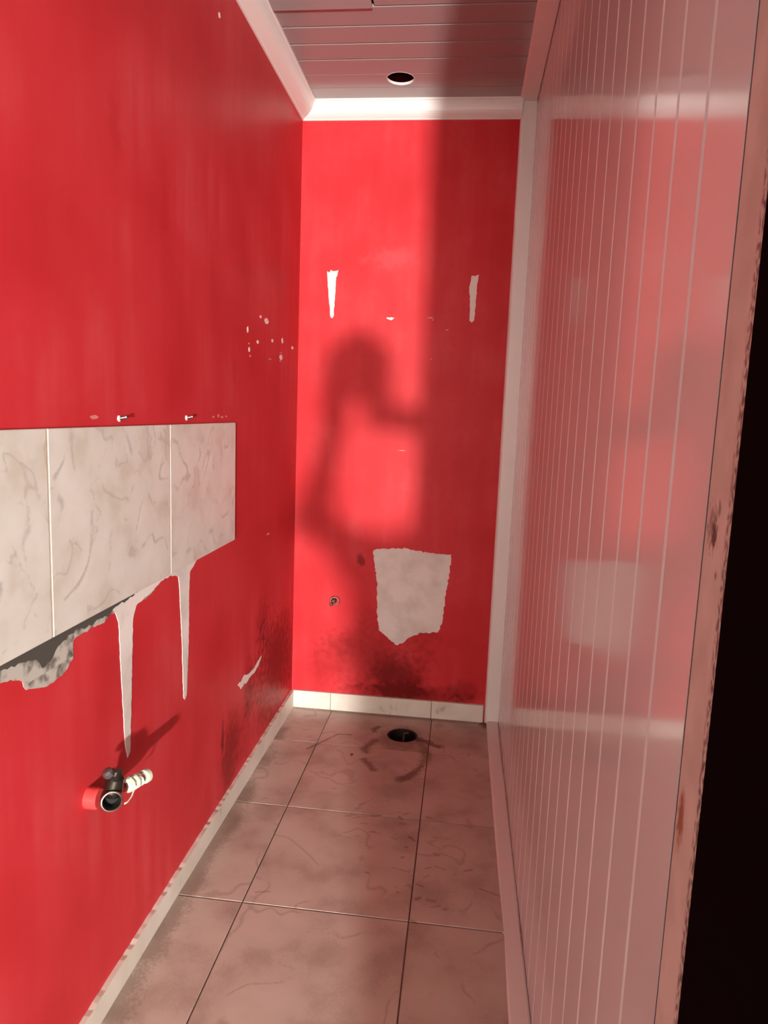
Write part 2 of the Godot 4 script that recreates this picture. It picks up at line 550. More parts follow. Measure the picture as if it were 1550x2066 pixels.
func build_hall() -> void:
	# dark frame of the doorway
	var f := group_node("door_1")
	structure(f)
	obj("frame_post", box(Vector3(0.84, -0.03, 2.436), Vector3(0.96, 2.08, 2.6)), M.dark_wood, f)
	obj("frame_head", box(Vector3(0.0, 2.08, 2.436), Vector3(0.96, 2.16, 2.6)), M.dark_wood, f)
	structure(obj("wall_over_door", box(Vector3(0.0, 2.16, 2.44), Vector3(0.96, 2.7, 2.58)), M.hall_wall))
	structure(obj("wall_front_right", box(Vector3(0.96, -0.03, 2.43), Vector3(3.4, 2.7, 2.58)), M.hall_wall))
	structure(obj("wall_front_left", box(Vector3(-1.2, -0.03, 2.43), Vector3(-0.1, 2.7, 2.58)), M.hall_wall))
	structure(obj("wall_hall_left", box(Vector3(-1.3, -0.03, 2.43), Vector3(-1.2, 2.7, 8.6)), M.hall_wall))
	structure(obj("wall_hall_right", box(Vector3(3.4, -0.03, 2.43), Vector3(3.5, 2.7, 8.6)), M.hall_wall))
	structure(obj("wall_hall_end", box(Vector3(-1.3, -0.03, 8.6), Vector3(3.5, 2.7, 8.7)), M.hall_end))
	structure(obj("floor_hall", box(Vector3(-1.3, -0.1, 2.6), Vector3(3.5, 0.0, 8.7)), M.hall_floor))
	structure(obj("ceiling_hall", box(Vector3(-1.3, 2.6, 2.58), Vector3(3.5, 2.7, 8.7)), M.hall_ceiling))

func plank_profile(width: float, thick: float, groove: float, lip: float) -> PackedVector2Array:
	return PackedVector2Array([Vector2(0.0, thick), Vector2(0.0, lip + 0.0008), Vector2(groove * 0.5, lip), Vector2(groove, 0.0006), Vector2(groove + 0.0015, 0.0), Vector2(width - 0.0012, 0.0), Vector2(width - 0.0003, 0.0008), Vector2(width, thick)])

func build_ceiling() -> void:
	var root := group_node("ceiling")
	structure(root)
	obj("slab", box(Vector3(-0.1, 2.62, -0.1), Vector3(W + 0.1, 2.72, 2.6)), M.void_wall, root)
	var pitch := 0.1025
	var z0 := 0.122 - pitch * 2.0
	var prof := plank_profile(pitch, 0.009, 0.006, 0.003)
	var whole := sweep(prof, Vector3(0.0, 0, 0), Vector3(W, 0, 0), Vector3.BACK, Vector3.UP)
	var hole := PackedVector2Array()
	for k in 40:
		var a := TAU * k / 40.0
		hole.append(Vector2(0.397 + 0.049 * cos(a), 0.190 + 0.049 * sin(a)))
	var z := z0 + pitch
	while z < 2.42:
		if z + pitch > 0.141 and z < 0.239:
			# the two planks the lamp hole is cut through
			var strip := PackedVector2Array([Vector2(0, z + 0.0035), Vector2(W, z + 0.0035), Vector2(W, z + pitch), Vector2(0, z + pitch)])
			for poly in Geometry2D.clip_polygons(strip, hole):
				obj("plank", slab(poly, Vector3(0, H + 0.009, 0), Vector3.RIGHT, Vector3.BACK, Vector3.DOWN, 0.009, 0.0), M.pvc_ceiling, root)
			obj("groove", sweep(PackedVector2Array([Vector2(z, 0.009), Vector2(z, 0.003), Vector2(z + 0.0035, 0.0015), Vector2(z + 0.0035, 0.009)]), Vector3(0.0, H, 0), Vector3(0.345, H, 0), Vector3.BACK, Vector3.UP), M.pvc_ceiling, root)
			obj("groove", sweep(PackedVector2Array([Vector2(z, 0.009), Vector2(z, 0.003), Vector2(z + 0.0035, 0.0015), Vector2(z + 0.0035, 0.009)]), Vector3(0.449, H, 0), Vector3(W, H, 0), Vector3.BACK, Vector3.UP), M.pvc_ceiling, root)
		elif absf(z - 0.634) < 0.05:
			# short loose piece on the left, sagging below its neighbours
			obj("plank", sweep(prof, Vector3(0.362, H, z), Vector3(W, H, z), Vector3.BACK, Vector3.UP), M.pvc_ceiling, root)
			var loose := obj("plank", sweep(PackedVector2Array([Vector2(0, 0.009), Vector2(0, 0), Vector2(pitch * 2.0 - 0.004, 0), Vector2(pitch * 2.0 - 0.004, 0.009)]), Vector3(0.0, 0, 0), Vector3(0.356, 0, 0), Vector3.BACK, Vector3.UP), M.pvc_ceiling, root, Vector3(0, H - 0.006, z + 0.004))
			loose.rotation.x = -0.06
		elif absf(z - 0.634 - pitch) < 0.05:
			obj("plank", sweep(prof, Vector3(0.362, H, z), Vector3(W, H, z), Vector3.BACK, Vector3.UP), M.pvc_ceiling, root)
		else:
			obj("plank", whole, M.pvc_ceiling, root, Vector3(0, H, z))
		z += pitch
	# cut edge of the hollow plank round the lamp hole
	var rim := lathe([[0.0494, 0.0], [0.0494, 0.008], [0.0482, 0.008], [0.0482, -0.0006], [0.0494, 0.0]], Vector3(0.397, H, 0.190), Vector3.UP, 40)
	obj("hole_rim", rim, M.trim, root)

func build_right_wall() -> void:
	var root := group_node("wall_right")
	structure(root)
	obj("joint", box(Vector3(W + 0.0006, -0.02, 2.2381), Vector3(W + 0.0119, 2.5, 2.2411)), M.recess_shade, root)  # dark filler strip added, stands in for the shade of an open crack
	obj("backing", box(Vector3(W + 0.012, -0.06, 0.0), Vector3(W + 0.1, 2.7, 2.43)), M.brick_side, root)
	var pitch := 0.1022
	# profile x runs along z, y runs into the wall
	var prof := plank_profile(pitch, 0.011, 0.0065, 0.0032)
	var mesh := sweep(prof, Vector3(0, -0.02, 0), Vector3(0, 2.5, 0), Vector3.FORWARD, Vector3.RIGHT)
	var z := 2.238
	while z > 0.0:
		if z > 2.2:
			# plain-edged first plank against the door lining
			obj("plank", sweep(PackedVector2Array([Vector2(0.0, 0.011), Vector2(0.0, 0.0), Vector2(pitch - 0.0012, 0.0), Vector2(pitch, 0.011)]), Vector3(0, -0.02, 0), Vector3(0, 2.5, 0), Vector3.FORWARD, Vector3.RIGHT), M.pvc, root, Vector3(W, 0, z))
		elif z - pitch < 0.0:
			obj("plank", sweep(plank_profile(z - 0.001, 0.011, 0.0065, 0.0032), Vector3(0, -0.02, 0), Vector3(0, 2.5, 0), Vector3.FORWARD, Vector3.RIGHT), M.pvc, root, Vector3(W, 0, z))
		else:
			obj("plank", mesh, M.pvc, root, Vector3(W, 0, z))
		z -= pitch
	var uvl := func(p: Vector3) -> Vector2: return Vector2((p.z - 2.24) / 0.20, (2.46 - p.y) / 2.46)
	obj("door_lining", box(Vector3(W + 0.0002, -0.02, 2.2412), Vector3(W + 0.012, 2.5, 2.436), uvl), M.lining, root)

func cove(size_a: float, size_b: float, flat: float) -> PackedVector2Array:
	# moulding in a corner: (0,0) is the corner, first axis along the ceiling, second down the wall
	var out := PackedVector2Array([Vector2(0, 0), Vector2(size_a, 0), Vector2(size_a, 0.006)])
	for i in 7:
		var t := i / 6.0
		var p := Vector2(size_a - flat, 0.009).lerp(Vector2(0.009, size_b - flat), t)
		p += Vector2(1, 1) * 0.006 * sin(PI * t)
		out.append(p)
	out.append(Vector2(0.006, size_b))
	out.append(Vector2(0.0, size_b))
	return out

func build_trims() -> void:
	# crown mouldings
	structure(obj("trim_1", sweep(cove(0.058, 0.063, 0.004), Vector3(0.0, H, 0.0), Vector3(0.0, H, 2.412), Vector3.RIGHT, Vector3.DOWN), M.trim))
	structure(obj("trim_2", sweep(cove(0.040, 0.065, 0.004), Vector3(0.004, H, 0.0), Vector3(0.838, H, 0.0), Vector3.BACK, Vector3.DOWN), M.trim))
	# rounded strips round the panelled wall: corner upright, ceiling edge, floor edge
	var strip := PackedVector2Array([Vector2(0, 0)])
	for i in 9:
		var a := PI * 0.5 * i / 8.0
		strip.append(Vector2(0.014 - 0.014 * cos(a), 0.014 * sin(a)))
	strip.append(Vector2(0.061, 0.014))
	strip.append(Vector2(0.061, 0.0))
	structure(obj("trim_3", sweep(strip, Vector3(0.833, -0.03, 0.0), Vector3(0.833, 2.425, 0.0), Vector3.RIGHT, Vector3.BACK), M.trim))
	structure(obj("trim_4", sweep(strip, Vector3(0.829, H, 0.004), Vector3(0.829, H, 2.412), Vector3.RIGHT, Vector3.DOWN * 0.5), M.trim))
	var base := PackedVector2Array([Vector2(0, -0.03), Vector2(0, 0.004), Vector2(0.003, 0.008), Vector2(0.008, 0.010), Vector2(0.044, 0.010), Vector2(0.0485, 0.008), Vector2(0.0485, -0.03)])
	var o := obj("trim_5", sweep(base, Vector3(0.8425, floor_y(0.014), 0.014), Vector3(0.8425, floor_y(2.412), 2.412), Vector3.RIGHT, Vector3.UP), M.trim)
	structure(o)

func floor_y(z: float) -> float:
	return -0.02 + 0.016 * z if z < 1.25 else 0.0

func uv_floor(p: Vector3) -> Vector2:
	return Vector2(p.x / 0.9, p.z / 2.7)

func floor_piece(poly: PackedVector2Array) -> ArrayMesh:
	# tile with a worn edge; top follows the fall of the floor towards the drain
	var m := slab(poly, Vector3(0, 0, 0), Vector3.RIGHT, Vector3.BACK, Vector3.UP, 0.008, 0.0012, uv_floor)
	var a := m.surface_get_arrays(0)
	var v: PackedVector3Array = a[Mesh.ARRAY_VERTEX]
	for i in v.size():
		v[i].y += floor_y(v[i].z) - 0.008
	a[Mesh.ARRAY_VERTEX] = v
	var out := ArrayMesh.new()
	out.add_surface_from_arrays(Mesh.PRIMITIVE_TRIANGLES, a)
	return out

func build_floor() -> void:
	var root := group_node("floor")
	structure(root)
	var bed := begin()
	add_box(bed, Vector3(-0.1, -0.2, -0.1), Vector3(W + 0.1, -0.12, 2.6))
	obj("slab", done(bed), M.grout, root)
	# grout bed, with the drain hole left open
	var drain := PackedVector2Array()
	for k in 36:
		var a := TAU * k / 36.0
		drain.append(Vector2(0.504 + 0.061 * cos(a), 0.199 + 0.061 * sin(a)))
	var gap := 0.0016
	for part in [PackedVector2Array([Vector2(0, 0), Vector2(0.504, 0), Vector2(0.504, 1.25), Vector2(0, 1.25)]), PackedVector2Array([Vector2(0.504, 0), Vector2(W, 0), Vector2(W, 1.25), Vector2(0.504, 1.25)]), PackedVector2Array([Vector2(0, 1.25), Vector2(W, 1.25), Vector2(W, 2.6), Vector2(0, 2.6)])]:
		for poly in Geometry2D.clip_polygons(part, drain):
			var m := floor_piece(poly)
			obj("grout", m, M.grout, root, Vector3(0, -0.0022, 0))
	var xs := [0.0, 0.183, 0.613, W]
	var zs := [0.0, 0.331, 0.791, 1.2512, 1.7112, 2.1712, 2.6]
	for i in 3:
		for j in 6:
			var r := PackedVector2Array([Vector2(xs[i] + gap, zs[j] + gap), Vector2(xs[i + 1] - gap, zs[j] + gap), Vector2(xs[i + 1] - gap, zs[j + 1] - gap), Vector2(xs[i] + gap, zs[j + 1] - gap)])
			if i == 1 and j == 0:
				obj("tile", drilled_tile(r, Vector2(0.504, 0.199), 0.061), M.floor_tile, root)
			else:
				obj("tile", floor_piece(r), M.floor_tile, root)
	# drain: pipe mouth with a broken grate of dirt
	var y := floor_y(0.199)
	obj("drain_pipe", lathe([[0.0, -0.10], [0.052, -0.10], [0.0545, -0.004], [0.0605, -0.001], [0.0605, -0.11]], Vector3(0.504, y, 0.199), Vector3.UP, 36), M.drain, root)
	obj("drain_water", lathe([[0.0, -0.055], [0.053, -0.055], [0.0535, -0.058]], Vector3(0.504, y, 0.199), Vector3.UP, 36), plain(Color(0.03, 0.02, 0.018), 0.12), root)
	obj("debris", tube([Vector3(0.50, y - 0.05, 0.19), Vector3(0.508, y - 0.03, 0.172), Vector3(0.507, y - 0.012, 0.158), Vector3(0.525, y - 0.01, 0.152)], 0.0035, 6), plain(Color(0.42, 0.34, 0.29), 0.9), root)

func drilled_tile(r: PackedVector2Array, c: Vector2, rad: float) -> ArrayMesh:
	# rectangle with a round hole: fan between hole and border
	var st := begin()
	var lo := r[0]
	var hi := r[2]
	var n := 72
	var inner := []
	var outer := []
	for k in n:
		var a := TAU * k / n
		var d := Vector2(cos(a), sin(a))
		inner.append(c + d * rad)
		var t := 1e9
		if d.x > 1e-6: t = min(t, (hi.x - c.x) / d.x)
		if d.x < -1e-6: t = min(t, (lo.x - c.x) / d.x)
		if d.y > 1e-6: t = min(t, (hi.y - c.y) / d.y)
		if d.y < -1e-6: t = min(t, (lo.y - c.y) / d.y)
		outer.append(c + d * t)
	# snap the nearest border points to the corners
	for corner in r:
		var b := 0
		for k in n:
			if outer[k].distance_to(corner) < outer[b].distance_to(corner):
				b = k
		outer[b] = corner
	var p3 := func(p: Vector2, d: float) -> Vector3: return Vector3(p.x, floor_y(p.y) - d, p.y)
	for k in n:
		var k2 := (k + 1) % n
		quad(st, p3.call(inner[k], 0.0), p3.call(outer[k], 0.0), p3.call(outer[k2], 0.0), p3.call(inner[k2], 0.0), Vector3.UP, uv_floor)
		var m: Vector2 = (inner[k] + inner[k2]) * 0.5
		quad(st, p3.call(inner[k], 0.0), p3.call(inner[k2], 0.0), p3.call(inner[k2], 0.01), p3.call(inner[k], 0.01), Vector3(c.x - m.x, 0, c.y - m.y), uv_floor)
		m = (outer[k] + outer[k2]) * 0.5
		quad(st, p3.call(outer[k], 0.0), p3.call(outer[k2], 0.0), p3.call(outer[k2], 0.01), p3.call(outer[k], 0.01), Vector3(m.x - c.x, 0, m.y - c.y), uv_floor)
	return done(st)

func ragged(a: Vector2, b: Vector2, steps: int, amp: float, rng: RandomNumberGenerator) -> PackedVector2Array:
	var out := PackedVector2Array()
	for i in steps:
		var t := float(i) / steps
		out.append(a.lerp(b, t) + (Vector2(0, rng.randf_range(-amp, amp)) if i > 0 else Vector2.ZERO))
	return out

func build_wall_tiles() -> void:
	# skirting of cut tiles along the back wall
	var root := group_node("baseboard_back")
	structure(root)
	var xs := [0.002, 0.174, 0.608, 0.828]
	for i in 3:
		var poly := PackedVector2Array([Vector2(xs[i] + 0.0008, -0.022), Vector2(xs[i + 1] - 0.0008, -0.022), Vector2(xs[i + 1] - 0.0008, 0.0555), Vector2(xs[i] + 0.0008, 0.0555)])
		obj("tile", slab(poly, Vector3.ZERO, Vector3.RIGHT, Vector3.UP, Vector3.BACK, 0.012, 0.0015), M.skirting, root)
	# and along the left wall, with a rough painted top
	root = group_node("baseboard_left")
	structure(root)
	var rng := RandomNumberGenerator.new()
	rng.seed = 5
	var zs := [0.0125, 0.40, 0.85, 1.30, 1.75, 2.20, 2.6]
	for i in 6:
		var poly := PackedVector2Array([Vector2(zs[i], -0.03), Vector2(zs[i + 1] - 0.0006, -0.03)])
		poly.append_array(ragged(Vector2(zs[i + 1] - 0.0006, 0.0555), Vector2(zs[i], 0.0555), 28, 0.0011, rng))
		poly.append(Vector2(zs[i], 0.0555))
		obj("tile", slab(poly, Vector3.ZERO, Vector3.BACK, Vector3.UP, Vector3.RIGHT, 0.012, 0.0), M.skirting, root)
	# band of marbled tiles over the missing basin
	var wall := get_node("wall_left")
	var uvw := func(p: Vector3) -> Vector2: return Vector2((p.z - 0.7) / 1.6, (1.25 - p.y) / 0.42)
	var ez := [0.803, 1.2775, 1.7625, 2.24]
	for i in 3:
		var poly := PackedVector2Array([Vector2(ez[i] + 0.0022, 0.858), Vector2(ez[i + 1] - 0.0022, 0.858), Vector2(ez[i + 1] - 0.0022, 1.213), Vector2(ez[i] + 0.0022, 1.213)])
		var o := obj("tile", slab(poly, Vector3(0.0, 0, 0), Vector3.BACK, Vector3.UP, Vector3.RIGHT, 0.009, 0.0012, uvw), M.wall_tile, wall)
		o.set_meta("label", "cream marbled wall tile")
	for i in 2:
		obj("grout_line", box(Vector3(0.0, 0.859, ez[i + 1] - 0.0022), Vector3(0.0082, 1.2125, ez[i + 1] + 0.0022)), M.cream_grout, wall)

func rough_edge(pts: Array, amp: float, sd: int, step := 0.008) -> PackedVector2Array:
	var rng := RandomNumberGenerator.new()
	rng.seed = sd
	var out := PackedVector2Array()
	for i in pts.size():
		var a: Vector2 = pts[i]
		var b: Vector2 = pts[(i + 1) % pts.size()]
		var n: int = max(1, int(a.distance_to(b) / step))
		var side := (b - a).orthogonal().normalized()
		for k in n:
			var o := rng.randf_range(-amp, amp) if k > 0 else 0.0
			out.append(a.lerp(b, float(k) / n) + side * o)
	return out

func v2(a: Array) -> Array:
	var out := []
	for p in a:
		out.append(Vector2(p[0], p[1]))
	return out

func on_left(called: String, pts: Array, amp: float, sd: int, thick: float, mat: Material, parent: Node, step := 0.008) -> MeshInstance3D:
	return obj(called, slab(rough_edge(v2(pts), amp, sd, step), Vector3(0.0, 0, 0), Vector3.BACK, Vector3.UP, Vector3.RIGHT, thick, 0.0), mat, parent)

func on_back(called: String, pts: Array, amp: float, sd: int, thick: float, mat: Material, parent: Node, step := 0.008) -> MeshInstance3D:
	return obj(called, slab(rough_edge(v2(pts), amp, sd, step), Vector3(0, 0, 0.0), Vector3.RIGHT, Vector3.UP, Vector3.BACK, thick, 0.0), mat, parent)

func build_scars() -> void:
	var wl := get_node("wall_left")
	var wb := get_node("wall_back")
	var o: MeshInstance3D
	# back wall
	o = on_back("plaster_patch", [[0.337, 0.689], [0.352, 0.696], [0.39, 0.698], [0.42, 0.703], [0.473, 0.705], [0.52, 0.697], [0.576, 0.691], [0.62, 0.689], [0.660, 0.690], [0.657, 0.625], [0.650, 0.56], [0.643, 0.498], [0.641, 0.44], [0.634, 0.391], [0.621, 0.357], [0.58, 0.349], [0.551, 0.349], [0.506, 0.327], [0.478, 0.300], [0.448, 0.287], [0.41, 0.318], [0.372, 0.346], [0.363, 0.414], [0.358, 0.48], [0.359, 0.542], [0.345, 0.627], [0.338, 0.655]], 0.003, 3, 0.0012, M.plaster, wb)
	o.set_meta("label", "shield-shaped patch of bare pale plaster")
	o = on_back("plaster_scar", [[0.112, 1.806], [0.120, 1.800], [0.126, 1.811], [0.136, 1.806], [0.150, 1.808], [0.157, 1.811], [0.153, 1.79], [0.148, 1.782], [0.146, 1.70], [0.142, 1.632], [0.136, 1.624], [0.129, 1.63], [0.121, 1.70], [0.113, 1.782]], 0.0012, 4, 0.001, M.chip, wb)
	o.set_meta("label", "tapering white filler strip")
	o = on_back("plaster_scar", [[0.683, 1.798], [0.695, 1.796], [0.711, 1.802], [0.707, 1.772], [0.705, 1.716], [0.702, 1.630], [0.693, 1.620], [0.683, 1.628], [0.682, 1.70], [0.676, 1.753], [0.681, 1.779]], 0.0012, 5, 0.001, M.chip, wb)
	o.set_meta("label", "tapering white filler strip")
	for c in [[0.371, 1.628, 0.016, 0.006], [0.529, 1.635, 0.014, 0.003], [0.597, 1.590, 0.007, 0.003], [0.54, 1.475, 0.005, 0.002], [0.436, 1.108, 0.022, 0.002], [0.54, 1.627, 0.005, 0.003], [0.36, 1.631, 0.005, 0.003]]:
		on_back("paint_chip", [[c[0] - c[2], c[1]], [c[0] - c[2] * 0.4, c[1] + c[3] * 0.4], [c[0] + c[2] * 0.2, c[1] + c[3]], [c[0] + c[2], c[1] + c[3] * 0.5], [c[0] + c[2] * 0.3, c[1] - c[3]]], 0.0, 6, 0.0007, M.pink_chip if c[0] > 0.4 else M.chip, wb, 0.05)
	# left wall: mortar bared under the tiles
	o = on_left("mortar_patch", [[2.24, 0.857], [1.75, 0.858], [1.526, 0.858], [1.36, 0.858], [1.35, 0.836], [1.403, 0.829], [1.45, 0.831], [1.547, 0.838], [1.586, 0.829], [1.632, 0.833], [1.687, 0.828], [1.691, 0.794], [1.718, 0.780], [1.771, 0.774], [1.829, 0.791], [1.837, 0.808], [1.867, 0.823], [1.95, 0.827], [2.24, 0.83]], 0.003, 8, 0.0009, M.mortar, wl)
	o.set_meta("label", "crumbling grey mortar")
	o = on_left("mortar_strip", [[2.24, 0.8585], [1.42, 0.8585], [1.46, 0.850], [1.53, 0.848], [1.56, 0.840], [1.60, 0.842], [1.65, 0.838], [1.68, 0.846], [1.72, 0.838], [1.745, 0.828], [1.76, 0.815], [1.785, 0.812], [1.80, 0.832], [1.83, 0.838], [1.90, 0.846], [2.0, 0.84], [2.24, 0.845]], 0.003, 18, 0.0013, M.dark_mortar, wl)  # darker grey band just below the tile edge
	o.set_meta("label", "dark grey strip along the underside of the tiles")
	o = on_left("plaster_scar", [[1.56, 0.8565], [1.35, 0.858], [1.088, 0.858], [1.116, 0.842], [1.140, 0.833], [1.146, 0.773], [1.150, 0.641], [1.164, 0.508], [1.176, 0.500], [1.184, 0.508], [1.192, 0.655], [1.205, 0.789], [1.214, 0.838], [1.257, 0.850], [1.313, 0.850], [1.358, 0.838], [1.403, 0.832], [1.440, 0.826], [1.456, 0.80], [1.468, 0.636], [1.478, 0.508], [1.490, 0.500], [1.500, 0.537], [1.513, 0.709], [1.519, 0.811], [1.535, 0.838]], 0.0015, 9, 0.0011, M.plaster, wl)
	o.set_meta("label", "pale filler running down in two tapering strips")
	o = on_left("paint_chip", [[0.47, 0.372], [0.506, 0.350], [0.565, 0.340], [0.60, 0.345], [0.65, 0.338], [0.675, 0.345], [0.708, 0.340], [0.742, 0.369], [0.70, 0.366], [0.678, 0.375], [0.62, 0.360], [0.566, 0.358], [0.519, 0.368]], 0.002, 10, 0.0008, M.chip, wl)
	o.set_meta("label", "long white scratch through the paint")
	for c in [[0.407, 0.808, 0.022, 0.004], [1.597, 1.231, 0.016, 0.004], [0.462, 1.551, 0.026, 0.010], [0.532, 1.556, 0.011, 0.0047], [0.669, 1.499, 0.008, 0.010], [0.562, 1.472, 0.012, 0.006], [0.25, 1.508, 0.012, 0.010], [0.652, 1.440, 0.009, 0.008], [0.641, 1.421, 0.010, 0.004], [0.267, 1.446, 0.022, 0.010], [0.27, 1.462, 0.018, 0.003], [0.275, 1.432, 0.016, 0.004], [0.413, 1.428, 0.025, 0.003], [0.098, 1.496, 0.018, 0.006], [0.932, 2.262, 0.007, 0.007], [0.386, 1.494, 0.012, 0.006], [0.655, 1.458, 0.008, 0.003]]:
		on_left("paint_chip", [[c[0] - c[2], c[1]], [c[0] - c[2] * 0.3, c[1] + c[3]], [c[0] + c[2] * 0.5, c[1] + c[3] * 0.8], [c[0] + c[2], c[1] + c[3] * 0.1], [c[0] + c[2] * 0.4, c[1] - c[3]], [c[0] - c[2] * 0.5, c[1] - c[3] * 0.8]], 0.0, 6, 0.0008, M.chip if c[3] > 0.0045 else M.pink_chip, wl, 0.05)
	for c in [[0.90, 1.229, 0.012, 0.004], [0.93, 1.233, 0.008, 0.005], [0.97, 1.230, 0.010, 0.003], [0.865, 1.231, 0.008, 0.003]]:
		on_left("paint_chip", [[c[0] - c[2], c[1]], [c[0], c[1] + c[3]], [c[0] + c[2], c[1]], [c[0], c[1] - c[3]]], 0.0, 6, 0.0007, M.pink_chip, wl, 0.05)

func build_valve() -> void:
	# open water connection under the tiles
	var p := Vector3(0.0, 0.500, 1.635)
	var t := group_node("water_valve", p)
	tag(t, "open water pipe with taped valve sticking out of the red wall", "valve")
	obj("wall_stub", lathe([[0.0, -0.02], [0.021, -0.02], [0.021, 0.020], [0.018, 0.024], [0.0, 0.024]], Vector3(0, 0, 0.015), Vector3.RIGHT, 24), M.red_pipe, t)
	var ax := Vector3(0.52, 0.12, 0.85).normalized()
	var mouth := obj("pipe_mouth", lathe([[0.0, -0.012], [0.0195, -0.012], [0.0205, 0.012], [0.0195, 0.016], [0.0165, 0.016], [0.0150, 0.012], [0.0145, -0.008], [0.0, -0.009]], Vector3(0.042, -0.003, 0.006), ax, 28), M.pipe_dark, t)
	obj("bore", lathe([[0.0, -0.0070], [0.0143, -0.0072], [0.0146, 0.006]], Vector3(0.042, -0.003, 0.006), ax, 24), M.recess_shade, mouth)  # black lining, paints in the shade inside the pipe
	obj("lip", lathe([[0.0165, 0.0158], [0.0172, 0.0172], [0.0195, 0.0170], [0.0205, 0.0155]], Vector3(0.042, -0.003, 0.006), ax, 28), M.chrome, mouth)
	obj("body", lathe([[0.0, -0.03], [0.013, -0.03], [0.0175, -0.02], [0.0175, 0.006], [0.012, 0.014], [0.012, 0.022], [0.0, 0.022]], Vector3(0.044, 0.026, -0.006), Vector3(0.1, 1, -0.15), 12), M.pipe_dark, t)
	obj("stem_cap", lathe([[0.0, 0.0], [0.0095, 0.0], [0.0115, 0.005], [0.0105, 0.012], [0.005, 0.015], [0.0, 0.015]], Vector3(0.040, 0.044, 0.004), Vector3(-0.2, 0.8, 0.5), 10, 0.06), M.steel, t)
	var bx := Vector3(0.30, -0.10, -0.95).normalized()
	var noz := obj("nozzle", lathe([[0.0, 0.0], [0.010, 0.0], [0.010, 0.066], [0.0, 0.066]], Vector3(0.050, 0.002, -0.028), bx, 18), M.chrome, t)
	obj("thread_tape", lathe([[0.010, 0.004], [0.0135, 0.008], [0.0165, 0.016], [0.0135, 0.023], [0.016, 0.030], [0.0135, 0.037], [0.0145, 0.042], [0.010, 0.046]], Vector3(0.050, 0.002, -0.028), bx, 14, 0.09), M.tape, noz)
	obj("end_ring", lathe([[0.0, 0.056], [0.0140, 0.056], [0.0146, 0.060], [0.0140, 0.068], [0.011, 0.070], [0.0, 0.070]], Vector3(0.050, 0.002, -0.028), bx, 20), M.tape, noz)
	obj("tape_strand", tube([Vector3(0.055, -0.014, -0.066), Vector3(0.056, -0.022, -0.062), Vector3(0.056, -0.030, -0.050), Vector3(0.055, -0.033, -0.036), Vector3(0.053, -0.032, -0.026)], 0.0016, 6), M.tape, noz)

func build_small() -> void:
	# capped supply pipe of the toilet
	var t := group_node("pipe_stub", Vector3(0.180, 0.462, 0.0))
	tag(t, "small metal pipe end in the red back wall beside the plaster patch", "pipe")
	obj("sleeve", lathe([[0.0, -0.01], [0.021, -0.01], [0.022, 0.004], [0.019, 0.007], [0.0165, 0.007], [0.0155, -0.004], [0.0, -0.005]], Vector3.ZERO, Vector3.BACK, 26), M.chrome, t)
	obj("plug", lathe([[0.0, -0.004], [0.010, -0.004], [0.0115, 0.006], [0.009, 0.010], [0.004, 0.008], [0.0, 0.008]], Vector3(-0.003, 0.002, 0.0), Vector3.BACK, 12, 0.08), M.brass, t)
	obj("nub", lathe([[0.0, 0.0], [0.008, 0.0], [0.008, 0.010], [0.005, 0.012], [0.0, 0.012]], Vector3(-0.014, -0.014, 0.0), Vector3.BACK, 10, 0.1), M.brass, t)
	# anchors over the tiles
	for s in [[1.503, 1.228, "bent grey screw above the tiles, nearer the camera"], [1.159, 1.228, "small screw anchor above the last tile joint"]]:
		var a := group_node("wall_screw", Vector3(0.0, s[1], s[0]))
		tag(a, s[2], "screw", "screws above the tile band")
		var tilt := Vector3(1, 0.25, -0.3)
		obj("shank", lathe([[0.0, -0.01], [0.0028, -0.01], [0.0030, 0.014], [0.0026, 0.016], [0.0, 0.016]], Vector3.ZERO, tilt, 10), M.steel, a)
		obj("head", lathe([[0.0, 0.014], [0.0048, 0.014], [0.0048, 0.0160], [0.002, 0.0175], [0.0, 0.0175]], Vector3.ZERO, tilt, 14), M.steel, a)
		obj("plug", lathe([[0.003, -0.004], [0.0062, -0.004], [0.0064, 0.0018], [0.003, 0.003]], Vector3.ZERO, Vector3.RIGHT, 12, 0.08), M.chip, a)

# ---------------------------------------------------------------- the photographer, whose shadow falls on the back wall
func sd_bone(p: Vector3, a: Vector3, b: Vector3, ra: float, rb: float) -> float:
	var ab := b - a
	var t := clampf((p - a).dot(ab) / maxf(ab.length_squared(), 1e-9), 0.0, 1.0)
	return p.distance_to(a + ab * t) - lerpf(ra, rb, t)

